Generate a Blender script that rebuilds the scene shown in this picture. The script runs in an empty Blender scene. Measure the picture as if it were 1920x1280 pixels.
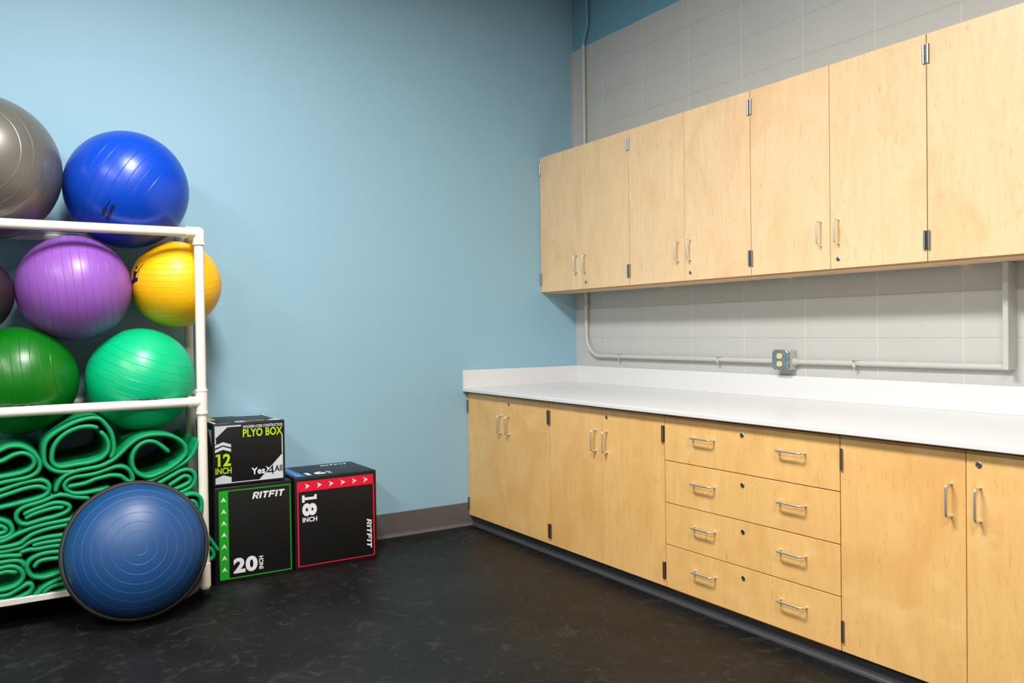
import bpy, bmesh, math, random
from mathutils import Vector, Matrix, Euler
random.seed(4)
C = bpy.context.scene.collection
SC = bpy.context.scene
# ------------------------------------------------------------------ camera
CAMP = Vector((-3.7091, -4.9778, 1.3297))
R_ = Vector((0.84531, -0.53409, -0.01400)); U_ = Vector((0.01931, 0.00436, 0.99980)); F_ = Vector((0.53393, 0.84541, -0.01400))
cd = bpy.data.cameras.new('camera'); cam = bpy.data.objects.new('camera', cd); C.objects.link(cam)
cd.sensor_width = 36; cd.lens = 1562.9/1920*36; cd.clip_start = .05
m = Matrix((R_, U_, -F_)).transposed().to_4x4(); m.translation = CAMP; cam.matrix_world = m
SC.camera = cam
# ------------------------------------------------------------------ world, lights, exposure
w = bpy.data.worlds.new('world'); SC.world = w; w.use_nodes = True
w.node_tree.nodes['Background'].inputs[0].default_value = (.8, .88, 1, 1)
w.node_tree.nodes['Background'].inputs[1].default_value = .05
SC.view_settings.view_transform = 'Standard'; SC.view_settings.look = 'None'
SC.view_settings.exposure = 0.47; SC.view_settings.gamma = 1; SC.view_settings.use_curve_mapping = False
ROOM_X, ROOM_Y, ROOM_Z = -7.6, -8.6, 3.85
LIGHTS = [(-3.1, -2.6, 140), (-5.6, -3.1, 62), (-3.3, -5.4, 72), (-5.6, -5.4, 84)]
def area_light(x, y, power):
    ld = bpy.data.lights.new('ceiling_lamp', 'AREA'); ld.shape = 'RECTANGLE'; ld.size = .58; ld.size_y = 1.18
    ld.energy = power; ld.color = (1.0, .985, .95)
    lo = bpy.data.objects.new('ceiling_lamp', ld); C.objects.link(lo); lo.location = (x, y, ROOM_Z-.10)
for lx, ly, lp in LIGHTS: area_light(lx, ly, lp)
# ------------------------------------------------------------------ helpers
def s2l(c): return c/12.92 if c <= .04045 else ((c+.055)/1.055)**2.4
def rgb(r, g, b): return (s2l(r/255), s2l(g/255), s2l(b/255), 1)
def mat(name, col, rough=.5, metal=0, spec=.5, coat=0, coatr=.1):
    m = bpy.data.materials.new(name); m.use_nodes = True
    p = m.node_tree.nodes['Principled BSDF']
    p.inputs['Base Color'].default_value = col; p.inputs['Roughness'].default_value = rough
    p.inputs['Metallic'].default_value = metal; p.inputs['Specular IOR Level'].default_value = spec
    p.inputs['Coat Weight'].default_value = coat; p.inputs['Coat Roughness'].default_value = coatr
    return m
class NT:
    def __init__(s, m): s.t = m.node_tree; s.p = s.t.nodes['Principled BSDF']
    def n(s, typ, **kw):
        nd = s.t.nodes.new(typ)
        for k, v in kw.items():
            if k.startswith('i_'): 
                key = k[2:]; key = int(key) if key.isdigit() else key.replace('_', ' ')
                nd.inputs[key].default_value = v
            else: setattr(nd, k, v)
        return nd
    def l(s, a, b): s.t.links.new(a, b)
    def math(s, op, a, b=None, c=None, clamp=False):
        nd = s.t.nodes.new('ShaderNodeMath'); nd.operation = op; nd.use_clamp = clamp
        for i, v in enumerate((a, b, c)):
            if v is None: continue
            if isinstance(v, (int, float)): nd.inputs[i].default_value = v
            else: s.l(v, nd.inputs[i])
        return nd.outputs[0]
    def mix(s, f, a, b, blend='MIX'):
        nd = s.t.nodes.new('ShaderNodeMix'); nd.data_type = 'RGBA'; nd.blend_type = blend
        for i, v in ((0, f), (6, a), (7, b)):
            if isinstance(v, (int, float)): nd.inputs[i].default_value = v
            elif isinstance(v, tuple): nd.inputs[i].default_value = v
            else: s.l(v, nd.inputs[i])
        return nd.outputs[2]
    def noise(s, vec, scale, detail=3, rough=.5, dist=0):
        nd = s.n('ShaderNodeTexNoise'); nd.inputs['Scale'].default_value = scale; nd.inputs['Detail'].default_value = detail
        nd.inputs['Roughness'].default_value = rough; nd.inputs['Distortion'].default_value = dist
        if vec is not None: s.l(vec, nd.inputs['Vector'])
        return nd.outputs['Fac']
    def mapping(s, vec, scale=(1, 1, 1), rot=(0, 0, 0), loc=(0, 0, 0)):
        nd = s.n('ShaderNodeMapping'); nd.inputs['Scale'].default_value = scale; nd.inputs['Rotation'].default_value = rot; nd.inputs['Location'].default_value = loc
        s.l(vec, nd.inputs['Vector']); return nd.outputs[0]
    def ramp(s, fac, stops):
        nd = s.n('ShaderNodeValToRGB'); cr = nd.color_ramp
        while len(cr.elements) < len(stops): cr.elements.new(.5)
        for e, (p, c) in zip(cr.elements, stops): e.position = p; e.color = c if isinstance(c, tuple) else (c, c, c, 1)
        s.l(fac, nd.inputs[0]); return nd.outputs[0]
    def bump(s, h, strength=.2, dist=.002):
        nd = s.n('ShaderNodeBump'); nd.inputs['Strength'].default_value = strength; nd.inputs['Distance'].default_value = dist
        s.l(h, nd.inputs['Height']); s.l(nd.outputs[0], s.p.inputs['Normal'])
def tc(nt, out='Object'): return nt.n('ShaderNodeTexCoord').outputs[out]
def pos(nt): return nt.n('ShaderNodeNewGeometry').outputs['Position']
def xyz(nt, v):
    nd = nt.n('ShaderNodeSeparateXYZ'); nt.l(v, nd.inputs[0]); return nd.outputs

def obj(name, bm, mats, parent=None, smooth=None, kind=None, loc=None):
    me = bpy.data.meshes.new(name)
    if isinstance(bm, bmesh.types.BMesh): bm.normal_update(); bm.to_mesh(me); bm.free()
    for m_ in (mats if isinstance(mats, (list, tuple)) else [mats]): me.materials.append(m_)
    if smooth is not None:
        for p in me.polygons: p.use_smooth = True
        if smooth < 180: me.set_sharp_from_angle(angle=math.radians(smooth))
    o = bpy.data.objects.new(name, me); C.objects.link(o)
    if loc: o.location = loc
    if parent: o.parent = parent
    if kind: o['kind'] = kind
    return o
def empty(name, loc, label, cat, group=None):
    o = bpy.data.objects.new(name, None); C.objects.link(o); o.location = loc; o.empty_display_size = .1
    o['label'] = label; o['category'] = cat
    if group: o['group'] = group
    return o
def tag(o, label, cat, group=None):
    o['label'] = label; o['category'] = cat
    if group: o['group'] = group
    return o
def box(bm, lo, hi, bev=0, seg=2, mi=0):
    r = bmesh.ops.create_cube(bm, size=1)
    vs = r['verts']
    for v in vs: v.co = Vector([lo[i]+(v.co[i]+.5)*(hi[i]-lo[i]) for i in range(3)])
    fs = set(f for v in vs for f in v.link_faces)
    for f in fs: f.material_index = mi
    if bev:
        es = list(set(e for v in vs for e in v.link_edges))
        rr = bmesh.ops.bevel(bm, geom=es, offset=bev, segments=seg, affect='EDGES', profile=.5)
        for f in rr['faces']: f.material_index = mi
    return bm
def B(lo, hi, bev=0, seg=2, mi=0): return box(bmesh.new(), lo, hi, bev, seg, mi)
def tube(bm, pts, rad, seg=16, cap=True, mi=0, closed=False):
    pts = [Vector(p) for p in pts]; n = len(pts); rads = rad if isinstance(rad, (list, tuple)) else [rad]*n
    prev = None; rings = []
    for i, p in enumerate(pts):
        if i == 0: t = pts[1]-p
        elif i == n-1: t = p-pts[i-1]
        else: t = (pts[i+1]-p).normalized()+(p-pts[i-1]).normalized()
        t.normalize()
        if prev is None:
            a = Vector((0, 0, 1)) if abs(t.z) < .9 else Vector((1, 0, 0))
            u = t.cross(a).normalized()
        else: u = (prev-t*prev.dot(t)).normalized()
        prev = u; v = t.cross(u)
        rings.append([bm.verts.new(p+(u*math.cos(2*math.pi*k/seg)+v*math.sin(2*math.pi*k/seg))*rads[i]) for k in range(seg)])
    for a, b in zip(rings, rings[1:]):
        for k in range(seg):
            f = bm.faces.new((a[k], a[(k+1) % seg], b[(k+1) % seg], b[k])); f.material_index = mi
    if cap:
        f = bm.faces.new(list(reversed(rings[0]))); f.material_index = mi
        f = bm.faces.new(rings[-1]); f.material_index = mi
    return bm
def arc_path(pts, r, seg=6):
    pts = [Vector(p) for p in pts]; out = [pts[0]]
    for i in range(1, len(pts)-1):
        a, b, c = pts[i-1], pts[i], pts[i+1]
        d1 = (a-b).normalized(); d2 = (c-b).normalized(); ang = d1.angle(d2)
        t = min(r/math.tan(ang/2), (a-b).length*.49, (c-b).length*.49); rr = t*math.tan(ang/2)
        cen = b+(d1+d2).normalized()*(rr/math.sin(ang/2))
        s, e = b+d1*t, b+d2*t
        va, vb = s-cen, e-cen; w_ = va.angle(vb)
        for k in range(seg+1):
            q = k/seg; out.append(cen+(va*math.sin((1-q)*w_)+vb*math.sin(q*w_))/math.sin(w_))
    out.append(pts[-1]); return out
def lathe(bm, prof, origin, axis, seg=32, mi=0):
    # prof: (distance along axis, radius)
    axis = Vector(axis).normalized(); a = Vector((0, 0, 1)) if abs(axis.z) < .9 else Vector((1, 0, 0))
    u = axis.cross(a).normalized(); v = axis.cross(u); o = Vector(origin); rings = []
    for h, r in prof:
        if r < 1e-6: rings.append([bm.verts.new(o+axis*h)])
        else: rings.append([bm.verts.new(o+axis*h+(u*math.cos(2*math.pi*k/seg)+v*math.sin(2*math.pi*k/seg))*r) for k in range(seg)])
    for x, y in zip(rings, rings[1:]):
        for k in range(seg):
            k2 = (k+1) % seg
            q = [x[k % len(x)], x[k2 % len(x)], y[k2 % len(y)], y[k % len(y)]]
            q = list(dict.fromkeys(q))
            if len(q) >= 3:
                f = bm.faces.new(q); f.material_index = mi
    return bm
# ------------------------------------------------------------------ materials
def make_wood(name, tint=(1, 1, 1), smear=0):
    m = mat(name, (1, 1, 1, 1), .42, coat=.25, coatr=.22, spec=.4); t = NT(m)
    oi = t.n('ShaderNodeObjectInfo')
    o = tc(t); ad = t.n('ShaderNodeVectorMath', operation='ADD'); t.l(o, ad.inputs[0])
    cx = t.n('ShaderNodeCombineXYZ'); t.l(t.math('MULTIPLY', oi.outputs['Random'], 37.0), cx.inputs[1]); t.l(t.math('MULTIPLY', oi.outputs['Random'], 11.0), cx.inputs[2])
    t.l(cx.outputs[0], ad.inputs[1]); v = ad.outputs[0]
    g1 = t.noise(t.mapping(v, (7, 7, 1.1)), 2.2, 4, .6, 1.6)
    g2 = t.noise(t.mapping(v, (60, 60, 2.2)), 3.0, 3, .6)
    fl = t.noise(t.mapping(v, (60, 60, 11)), 1.5, 3, .55, .8)
    cl = t.noise(t.mapping(v, (1.6, 1.6, .9)), 2.2, 3, .5, 1.2)
    T = lambda r, g, b: tuple([s2l(c/255)*k for c, k in zip((r, g, b), tint)]+[1])
    base = t.ramp(g1, [(.25, T(243, 217, 177)), (.5, T(239, 211, 168)), (.78, T(234, 202, 156))])
    c = t.mix(t.math('MULTIPLY', t.ramp(g2, [(.42, 0), (.75, 1)]), .12), base, T(214, 172, 118))
    c = t.mix(t.math('MULTIPLY', t.ramp(fl, [(.60, 0), (.70, 1)]), .42), c, T(205, 155, 102))
    c = t.mix(t.math('MULTIPLY', t.ramp(cl, [(.5, 0), (.72, 1)]), .45), c, T(222, 178, 124))
    # small darker knots with a pale halo
    vo = t.n('ShaderNodeTexVoronoi', feature='F1'); vo.inputs['Scale'].default_value = 2.1; t.l(t.mapping(v, (1.0, 1.0, 1.5)), vo.inputs['Vector'])
    kd = t.math('ADD', vo.outputs['Distance'], t.math('MULTIPLY', t.math('SUBTRACT', t.noise(v, 16, 3), .5), .10))
    kn = t.ramp(kd, [(.0, 1), (.075, 0)])
    c = t.mix(t.math('MULTIPLY', kn, .55), c, T(204, 146, 84))
    if smear:   # pale rubbed patches in the amber finish
        sm_ = t.noise(t.mapping(v, (1.6, 1.6, 2.2), (.6, 0, 0)), 2.4, 6, .62, 1.0)
        c = t.mix(t.math('MULTIPLY', t.ramp(sm_, [(.55, 0), (.68, 1)]), smear), c, T(246, 226, 196))
    t.l(c, t.p.inputs['Base Color'])
    t.l(t.ramp(g2, [(.3, .36), (.8, .5)]), t.p.inputs['Roughness'])
    t.bump(g2, .05, .0006)
    return m
wood = make_wood('maple_veneer', (1.02, .945, .885))
wood_low = make_wood('maple_veneer_amber', (.95, .755, .45), smear=.5)
wood_in = mat('door_edge_band', rgb(205, 118, 52), .55)
wallblue = mat('blue_paint', rgb(128, 172, 194), .62, spec=.35); t = NT(wallblue)
P = pos(t); X, Yc, Z = xyz(t, P)
n1 = t.noise(P, 1.3, 2); n2 = t.noise(P, 180, 2)
cb = t.mix(n1, rgb(145, 184, 204), rgb(150, 188, 207))
msk = t.math('MULTIPLY', t.math('GREATER_THAN', X, -.016), t.math('MULTIPLY', t.math('LESS_THAN', Z, 3.372), t.math('GREATER_THAN', Z, 1.7)))
t.l(t.mix(msk, cb, rgb(188, 187, 184)), t.p.inputs['Base Color']); t.bump(n2, .12, .001)
def block_paint():
    m = mat('painted_block', (1, 1, 1, 1), .6, spec=.35); t = NT(m); P = pos(t); X, Yc, Z = xyz(t, P)
    dist = t.noise(P, 9, 3)
    def line(c, off, per, wd):
        f = t.math('FRACT', t.math('DIVIDE', t.math('ADD', c, off), per))
        d = t.math('MULTIPLY', t.math('SUBTRACT', .5, t.math('ABSOLUTE', t.math('SUBTRACT', f, .5))), per)
        return t.math('SUBTRACT', 1, t.math('DIVIDE', d, wd, clamp=True), clamp=True)
    lv = line(Yc, .345+425*.0+.4255*40, .4255, .006); lh = line(Z, -1.4785+.2145*20, .2145, .006)
    ln = t.math('MAXIMUM', lv, lh)
    jag = t.noise(t.mapping(P, (1, 1, 1)), 3.0, 2)
    edge = t.math('ADD', 3.372, t.math('MULTIPLY', t.math('SUBTRACT', jag, .5), .012))
    blue = t.math('GREATER_THAN', Z, edge)
    gray = t.mix(n_ := t.noise(P, 2.5, 3), rgb(186, 185, 181), rgb(193, 192, 188))
    gray = t.mix(t.math('MULTIPLY', lv, .36), gray, rgb(226, 225, 221))
    gray = t.mix(t.math('MULTIPLY', lh, .18), gray, rgb(120, 119, 115))
    t.l(t.mix(blue, gray, rgb(112, 160, 182)), t.p.inputs['Base Color'])
    h = t.math('SUBTRACT', t.math('MULTIPLY', t.noise(P, 260, 2), .12), t.math('MULTIPLY', ln, 1.0))
    t.bump(h, .55, .002)
    return m
blockmat = block_paint()
offwhite = mat('off_white_paint', rgb(170, 168, 162), .7)
ceilm = mat('ceiling_tile', rgb(190, 190, 186), .85)
floorm = mat('black_rubber_floor', rgb(36, 36, 37), .5, spec=.22); t = NT(floorm); P = pos(t)
s1 = t.noise(P, 2.2, 6, .6, .5); s2 = t.noise(P, 9, 5, .65, 1.5); sp = t.noise(P, 170, 2, .5); stv = t.noise(t.mapping(P, (5, 16, 1), (0, 0, .6)), 2.6, 4, .6, 1.2)
c = t.mix(t.ramp(s1, [(.35, 0), (.7, 1)]), rgb(15, 15, 16), rgb(27, 27, 27))
c = t.mix(t.math('MULTIPLY', t.ramp(s2, [(.54, 0), (.68, 1)]), .30), c, rgb(66, 65, 64))
c = t.mix(t.math('MULTIPLY', t.ramp(stv, [(.69, 0), (.75, 1)]), .40), c, rgb(92, 91, 89))
c = t.mix(t.math('MULTIPLY', t.ramp(sp, [(.76, 0), (.80, 1)]), .45), c, rgb(120, 118, 112))
t.l(c, t.p.inputs['Base Color']); t.l(t.ramp(s2, [(.3, .42), (.7, .58)]), t.p.inputs['Roughness']); t.bump(t.noise(P, 120, 3), .12, .001)
vinyl = mat('dark_vinyl_base', rgb(96, 90, 89), .5)
vinylblack = mat('black_vinyl_base', rgb(58, 57, 60), .45)
laminate = mat('white_laminate', rgb(224, 223, 223), .3, spec=.5); t = NT(laminate); t.bump(t.noise(tc(t), 300, 2), .02, .0005)
steel = mat('brushed_steel', rgb(232, 226, 216), .38, .9)
chrome = mat('polished_chrome', rgb(178, 176, 180), .28, 1)
darksteel = mat('dark_steel', rgb(150, 143, 140), .32, 1)
blackm = mat('black_slot', rgb(10, 10, 10), .6)
galv = mat('galvanized_cover', rgb(132, 150, 160), .42, .65); t = NT(galv); t.l(t.ramp(t.noise(tc(t), 60, 3), [(.3, rgb(118, 138, 150)), (.7, rgb(150, 166, 174))]), t.p.inputs['Base Color'])
ivory = mat('ivory_plastic', rgb(240, 212, 140), .35)
graypaint = mat('grey_paint', rgb(192, 190, 184), .5)
bluepaint2 = mat('blue_conduit_paint', rgb(112, 160, 182), .5)
pvc = mat('white_pvc', rgb(238, 232, 222), .3, coat=.3); t = NT(pvc); t.l(t.mix(t.noise(tc(t), 6, 3), rgb(240, 235, 226), rgb(228, 221, 208)), t.p.inputs['Base Color'])
boardm = mat('white_board', rgb(214, 206, 198), .5)
rubberblack = mat('black_rubber', rgb(22, 22, 23), .5)
def ball_mat(name, col, col2=None, rough=.3, lines=14, width=.05, coat=0, metal=0, spec=.5, linecol=None, span=.8):
    m = mat(name, col, rough, metal, spec, coat, .15); t = NT(m); o = tc(t); x, y, z = xyz(t, o)
    f = t.math('FRACT', t.math('MULTIPLY', z, lines/2.0))
    d = t.math('ABSOLUTE', t.math('SUBTRACT', f, .5))
    ln = t.math('SUBTRACT', 1, t.math('DIVIDE', t.math('SUBTRACT', .5, d), width, clamp=True), clamp=True)
    lim = t.math('LESS_THAN', t.math('ABSOLUTE', z), span)
    ln = t.math('MULTIPLY', ln, lim)
    n = t.noise(o, 2.2, 2)
    base = t.mix(n, col, col2 or col)
    base = t.mix(t.math('MULTIPLY', ln, .35), base, linecol or tuple([c*.6 for c in col[:3]]+[1]))
    t.l(base, t.p.inputs['Base Color'])
    h = t.math('ADD', t.math('MULTIPLY', ln, 1.0), t.math('MULTIPLY', t.noise(o, 160, 2), .03))
    t.bump(h, .55, .0022)
    return m
# ------------------------------------------------------------------ room shell
def struct(name, bm, m): return obj(name, bm, m, kind='structure')
struct('floor', B((ROOM_X, ROOM_Y, -.1), (0.15, 0.15, 0)), floorm)
struct('ceiling', B((ROOM_X, ROOM_Y, ROOM_Z), (0.15, 0.15, ROOM_Z+.1)), ceilm)
struct('wall_back', B((ROOM_X, 0, 0), (0, .15, ROOM_Z)), wallblue)
struct('wall_right', B((0, ROOM_Y, 0), (.15, .15, ROOM_Z)), blockmat)
struct('wall_left', B((ROOM_X-.15, ROOM_Y, 0), (ROOM_X, .15, ROOM_Z)), offwhite)
struct('wall_front', B((ROOM_X, ROOM_Y-.15, 0), (.15, ROOM_Y, ROOM_Z)), offwhite)
def cove(name, a, b, nrm, h, m):
    # vinyl cove base: thin vertical face with a flared toe
    prof = [(0, 0), (.0, h), (.003, h), (.004, h-.004), (.004, .022), (.006, .012), (.012, .005), (.020, .0025), (.021, 0)]
    bm = bmesh.new(); a = Vector(a); b = Vector(b); nrm = Vector(nrm); rings = []
    for p in (a, b): rings.append([bm.verts.new(p+nrm*d+Vector((0, 0, z))) for d, z in prof])
    k = len(prof)
    for i in range(k): bm.faces.new((rings[0][i], rings[0][(i+1) % k], rings[1][(i+1) % k], rings[1][i]))
    bm.faces.new(rings[0]); bm.faces.new(list(reversed(rings[1])))
    bmesh.ops.recalc_face_normals(bm, faces=bm.faces[:])
    return struct(name, bm, m)
cove('baseboard_back', (-.902, -.0005, 0), (ROOM_X, -.0005, 0), (0, -1, 0), .155, vinyl)
cove('baseboard_right', (-.9005, -.005, 0), (-.9005, -3.93, 0), (-1, 0, 0), .0695, vinylblack)
# ------------------------------------------------------------------ cabinets
W = .9765
def pull(parent, c, axis, nrm, length=.112, off=.034, r=.0046, m=steel):
    a = Vector(axis); n = Vector(nrm); c = Vector(c)
    p = arc_path([c-a*length/2, c-a*length/2+n*off, c+a*length/2+n*off, c+a*length/2], .013, 6)
    bm = tube(bmesh.new(), p, r, 12)
    for s in (-1, 1): lathe(bm, [(0, r*1.2), (.002, r*1.2), (.002, 0)], c+a*s*length/2, n, 16)
    o = obj('handle', bm, m, parent, 50); o['label'] = 'satin steel wire pull'
def lock(parent, c, nrm):
    n = Vector(nrm); bm = lathe(bmesh.new(), [(0, .0105), (.003, .0105), (.0042, .009), (.0042, .0072), (.0028, .0066), (.0028, 0)], c, n, 24)
    cc = Vector(c)+n*.0031
    box(bm, cc+Vector((-.0006, -.0012, -.0042)), cc+Vector((.0002, .0012, .0042)), mi=1)
    o = obj('lock', bm, [chrome, blackm], parent, 40); o['label'] = 'round chrome key lock'
def hinge(parent, x, y, z, side):
    # five knuckle barrel standing just in front of the door edge, side = -1 / +1 along y towards the door
    bm = bmesh.new(); h = .080
    yy = y+side*.0095
    for k in range(5):
        z0 = z-h/2+k*h/5; tube(bm, [(x-.006, yy, z0+.0006), (x-.006, yy, z0+h/5-.0006)], .0058, 14)
    tube(bm, [(x-.006, yy, z-h/2-.002), (x-.006, yy, z+h/2+.002)], .0040, 10)
    box(bm, (x-.0025, min(y+side*.0008, yy+side*.004), z-h/2), (x+.012, max(y+side*.0008, yy+side*.004), z+h/2), mi=1)
    o = obj('hinge', bm, [darksteel if x < -.6 else chrome, darksteel], parent, 40); o['label'] = 'metal five-knuckle hinge'
def panel(name, x, y0, y1, z0, z1, th, m, parent):
    # front panel whose outer face lies at x; y0 > y1
    bm = B((x, y1, z0), (x+th, y0, z1), .0012, 1); bm.normal_update()
    for f in bm.faces:
        if abs(f.normal.x) < .3: f.material_index = 1
    return obj(name, bm, [m, wood_in], parent)
def shift(o, origin):
    o.data.transform(Matrix.Translation(-Vector(origin)))
def cabinet(name, y0, y1, xf, z0, z1, dz0, dz1, label, wall=True, m=None, lockpos='bottom', drawers=None, group=None, handle_c=(0, 0)):
    m = m or wood; e = empty(name, (0, y0, 0), label, 'cabinet', group)
    org = (0, y0, 0); first = len(C.objects)
    made = []
    th = .019; xb = xf+.0215
    bm = bmesh.new()
    back = -.048 if wall else -.004
    box(bm, (xb, y0-th-.0004, z0), (-.0005, y0-.0004, z1))
    box(bm, (xb, y1+.0004, z0), (-.0005, y1+th+.0004, z1))
    box(bm, (xb, y1+th+.0004, z0), (back, y0-th-.0004, z0+th))
    box(bm, (xb, y1+th+.0004, z1-th), (back, y0-th-.0004, z1))
    box(bm, (back-.008, y1+th+.0004, z0+th), (back, y0-th-.0004, z1-th))
    if wall: box(bm, (xb+.03, y1+th+.0004, (z0+z1)/2), (back-.008, y0-th-.0004, (z0+z1)/2+th))
    if not wall: box(bm, (-.895, y1+.001, .002), (-.02, y0-.001, z0-.0005), mi=1)
    car = obj('carcass', bm, [m, vinylblack], e); made.append(car)
    # dark orange stained front edges of the carcass behind the door gaps
    ze = z0+.012; bm = B((xb-.0018, y1+.0004, ze), (xb, y1+th, z1-.002)); box(bm, (xb-.0018, y0-th, ze), (xb, y0-.0004, z1-.002))
    box(bm, (xb-.0018, (y0+y1)/2-.015, ze), (xb, (y0+y1)/2+.015, z1-.0301))
    if drawers:
        for a, b in zip(drawers, drawers[1:]): box(bm, (xb-.0018, y1+th, b[1]-.012), (xb, y0-th, b[1]+.018))
    box(bm, (xb-.0018, y1+th, z1-.03), (xb, y0-th, z1))
    obj('edge_band', bm, wood_in, e)
    ym = (y0+y1)/2; g = .0016; n = (-1, 0, 0)
    if drawers:
        for zt, zb in drawers:
            d = panel('drawer', xf, y0-g, y1+g, zb+g, zt-g, .019, m, e)
            zc = zb+(zt-zb)*.60
            for yc in (y0-.262, y1+.225):
                pull(d, (xf, yc, zc), (0, 1, 0), n, .128)
            lock(d, (xf, ym, zt-.047), n)
    else:
        for s, (a, b) in ((0, (y0, ym)), (1, (ym, y1))):
            d = panel('door', xf, a-(g if s == 0 else g*.7), b+(g*.7 if s == 0 else g), dz0, dz1, .019, m, e)
            yc = ym+(.050 if s == 0 else -.048)
            zc = (dz0+dz1)/2
            if wall: pull(d, (xf, yc, 1.771), (0, 0, 1), n)
            else: pull(d, (xf, yc, .729), (0, 0, 1), n)
            if s == 1: lock(d, (xf, ym-.044, 1.641 if wall else .861), n)
            hy = a if s == 0 else b; side = -1 if s == 0 else 1
            for hz in ((1.687, 2.476) if wall else (.150, .815)): hinge(d, xf, hy, hz, side)
    for o in C.objects[first:]:
        if o.type == 'MESH': shift(o, org)
    return e
ux = -.310
labs = ['pale maple wall cabinet in the corner against the blue wall', 'pale maple wall cabinet second from the blue wall', 'pale maple wall cabinet above the electrical outlet box, third from the blue wall', 'pale maple wall cabinet furthest from the blue wall, cut off by the frame']
ys = [0, -.9765, -1.953, -2.920, -3.897]
for i in range(4):
    cabinet('wall_cabinet', ys[i]-(.001 if i == 0 else 0), ys[i+1], ux, 1.5893, 2.561, 1.5968, 2.5605, labs[i], True, wood, group='wall cabinets over the worktop')
bx = -.9322; ys = [0, -.9765, -1.955, -2.9375, -3.914]
cabinet('base_cabinet', -.001, ys[1], bx, .0705, .9125, .0705, .9045, 'amber maple base cabinet in the corner against the blue wall', False, wood_low, group='two-door base cabinets')
cabinet('base_cabinet', ys[1], ys[2], bx, .0705, .9125, .0705, .9045, 'amber maple two-door base cabinet left of the drawers', False, wood_low, group='two-door base cabinets')
cabinet('drawer_cabinet', ys[2], ys[3], bx, .0705, .9125, .0705, .9045, 'amber maple base cabinet with four wide drawers', False, wood_low, drawers=[(.9045, .6865), (.6865, .4822), (.4822, .2792), (.2792, .0689)])
cabinet('base_cabinet', ys[3], ys[4], bx, .0705, .9125, .0705, .9045, 'amber maple two-door base cabinet right of the drawers', False, wood_low, group='two-door base cabinets')
# worktop
ct = empty('worktop', (0, 0, .9143), 'long white laminate worktop with upstands over the base cabinets', 'countertop')
o = obj('top_slab', B((-.9701, -3.93, .9143), (-.0006, -.0006, .9358), .003, 2), laminate, ct); shift(o, (0, 0, .9143))
o = obj('backsplash', B((-.0195, -3.93, .9359), (-.0006, -.0006, 1.0593), .0015, 1), laminate, ct); shift(o, (0, 0, .9143))
o = obj('side_splash', B((-.9701, -.0195, .9359), (-.0200, -.0006, 1.0593), .0015, 1), laminate, ct); shift(o, (0, 0, .9143))
# ------------------------------------------------------------------ conduit, outlet, channel
ce = empty('electrical_conduit', (-.022, -.155, 1.135), 'painted metal conduit dropping in the corner and running along the block wall', 'pipe')
def cond(name, bm, m, sm=40, lab=None):
    o = obj(name, bm, m, ce, sm); shift(o, ce.location)
    if lab: o['label'] = lab
    return o
cond('upper_pipe', tube(bmesh.new(), arc_path([(-.022, -.204, ROOM_Z-.001), (-.022, -.206, 3.50), (-.022, -.160, 3.40), (-.022, -.160, 3.374)], .10, 6), .0125, 16), bluepaint2, lab='blue painted conduit')
cond('lower_pipe', tube(bmesh.new(), arc_path([(-.022, -.160, 3.373), (-.022, -.156, 1.60), (-.022, -.152, 1.136), (-.022, -1.883, 1.136)], .15, 14), .0135, 16), graypaint, lab='grey painted conduit')
cond('side_pipe', tube(bmesh.new(), [(-.022, -1.991, 1.136), (-.022, -3.1035, 1.140)], .0135, 16), graypaint)
cond('coupling', tube(bmesh.new(), [(-.022, -.156, 1.475), (-.022, -.156, 1.485), (-.022, -.156, 1.486), (-.022, -.156, 1.504), (-.022, -.156, 1.505), (-.022, -.156, 1.515)], [.016, .016, .018, .018, .016, .016], 16), graypaint)
cond('connector', tube(bmesh.new(), [(-.022, -1.991, 1.136), (-.022, -2.004, 1.136), (-.022, -2.005, 1.136), (-.022, -2.020, 1.136)], [.021, .021, .017, .017], 16), graypaint)
for sy in (-.529, -1.445, -2.365):
    bm = bmesh.new(); box(bm, (-.0385, sy-.009, 1.120), (-.0355, sy+.009, 1.152), .001, 1)
    box(bm, (-.0385, sy-.009, 1.150), (-.0004, sy+.009, 1.1535)); box(bm, (-.0385, sy-.009, 1.1185), (-.0004, sy+.009, 1.1215))
    lathe(bm, [(0, .004), (.004, .004), (.005, .003), (.005, 0)], (-.0385, sy, 1.149), (-1, 0, 0), 12, mi=1)
    tube(bm, [(-.030, sy+.004, 1.118), (-.030, sy+.004, 1.104)], .0026, 8)
    cond('pipe_strap', bm, [graypaint, darksteel])
oe = empty('outlet_box', (0, -1.937, 1.146), 'square metal electrical box with two ivory receptacles over the worktop', 'outlet')
def op(name, bm, m, par=oe, sm=None, lab=None):
    o = obj(name, bm, m, par, sm); shift(o, oe.location)
    if lab: o['label'] = lab
    return o
op('box_body', B((-.062, -1.990, 1.094), (-.0004, -1.884, 1.199), .003, 2), graypaint)
bm = bmesh.new(); c0 = .0545; ch = .014
pts = [(-c0, -c0+ch), (-c0+ch*.6, -c0+ch*.5), (-c0+ch, -c0), (c0-ch, -c0), (c0-ch*.6, -c0+ch*.5), (c0, -c0+ch), (c0, c0-ch), (c0-ch*.6, c0-ch*.5), (c0-ch, c0), (-c0+ch, c0), (-c0+ch*.6, c0-ch*.5), (-c0, c0-ch)]
lo = [bm.verts.new((-.062, -1.937+a, 1.1465+b)) for a, b in pts]; md = [bm.verts.new((-.072, -1.937+a, 1.1465+b)) for a, b in pts]; hi = [bm.verts.new((-.076, -1.937+a*.92, 1.1465+b*.92)) for a, b in pts]
for q, s in ((lo, md), (md, hi)):
    for k in range(12): bm.faces.new((q[k], q[(k+1) % 12], s[(k+1) % 12], s[k]))
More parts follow.
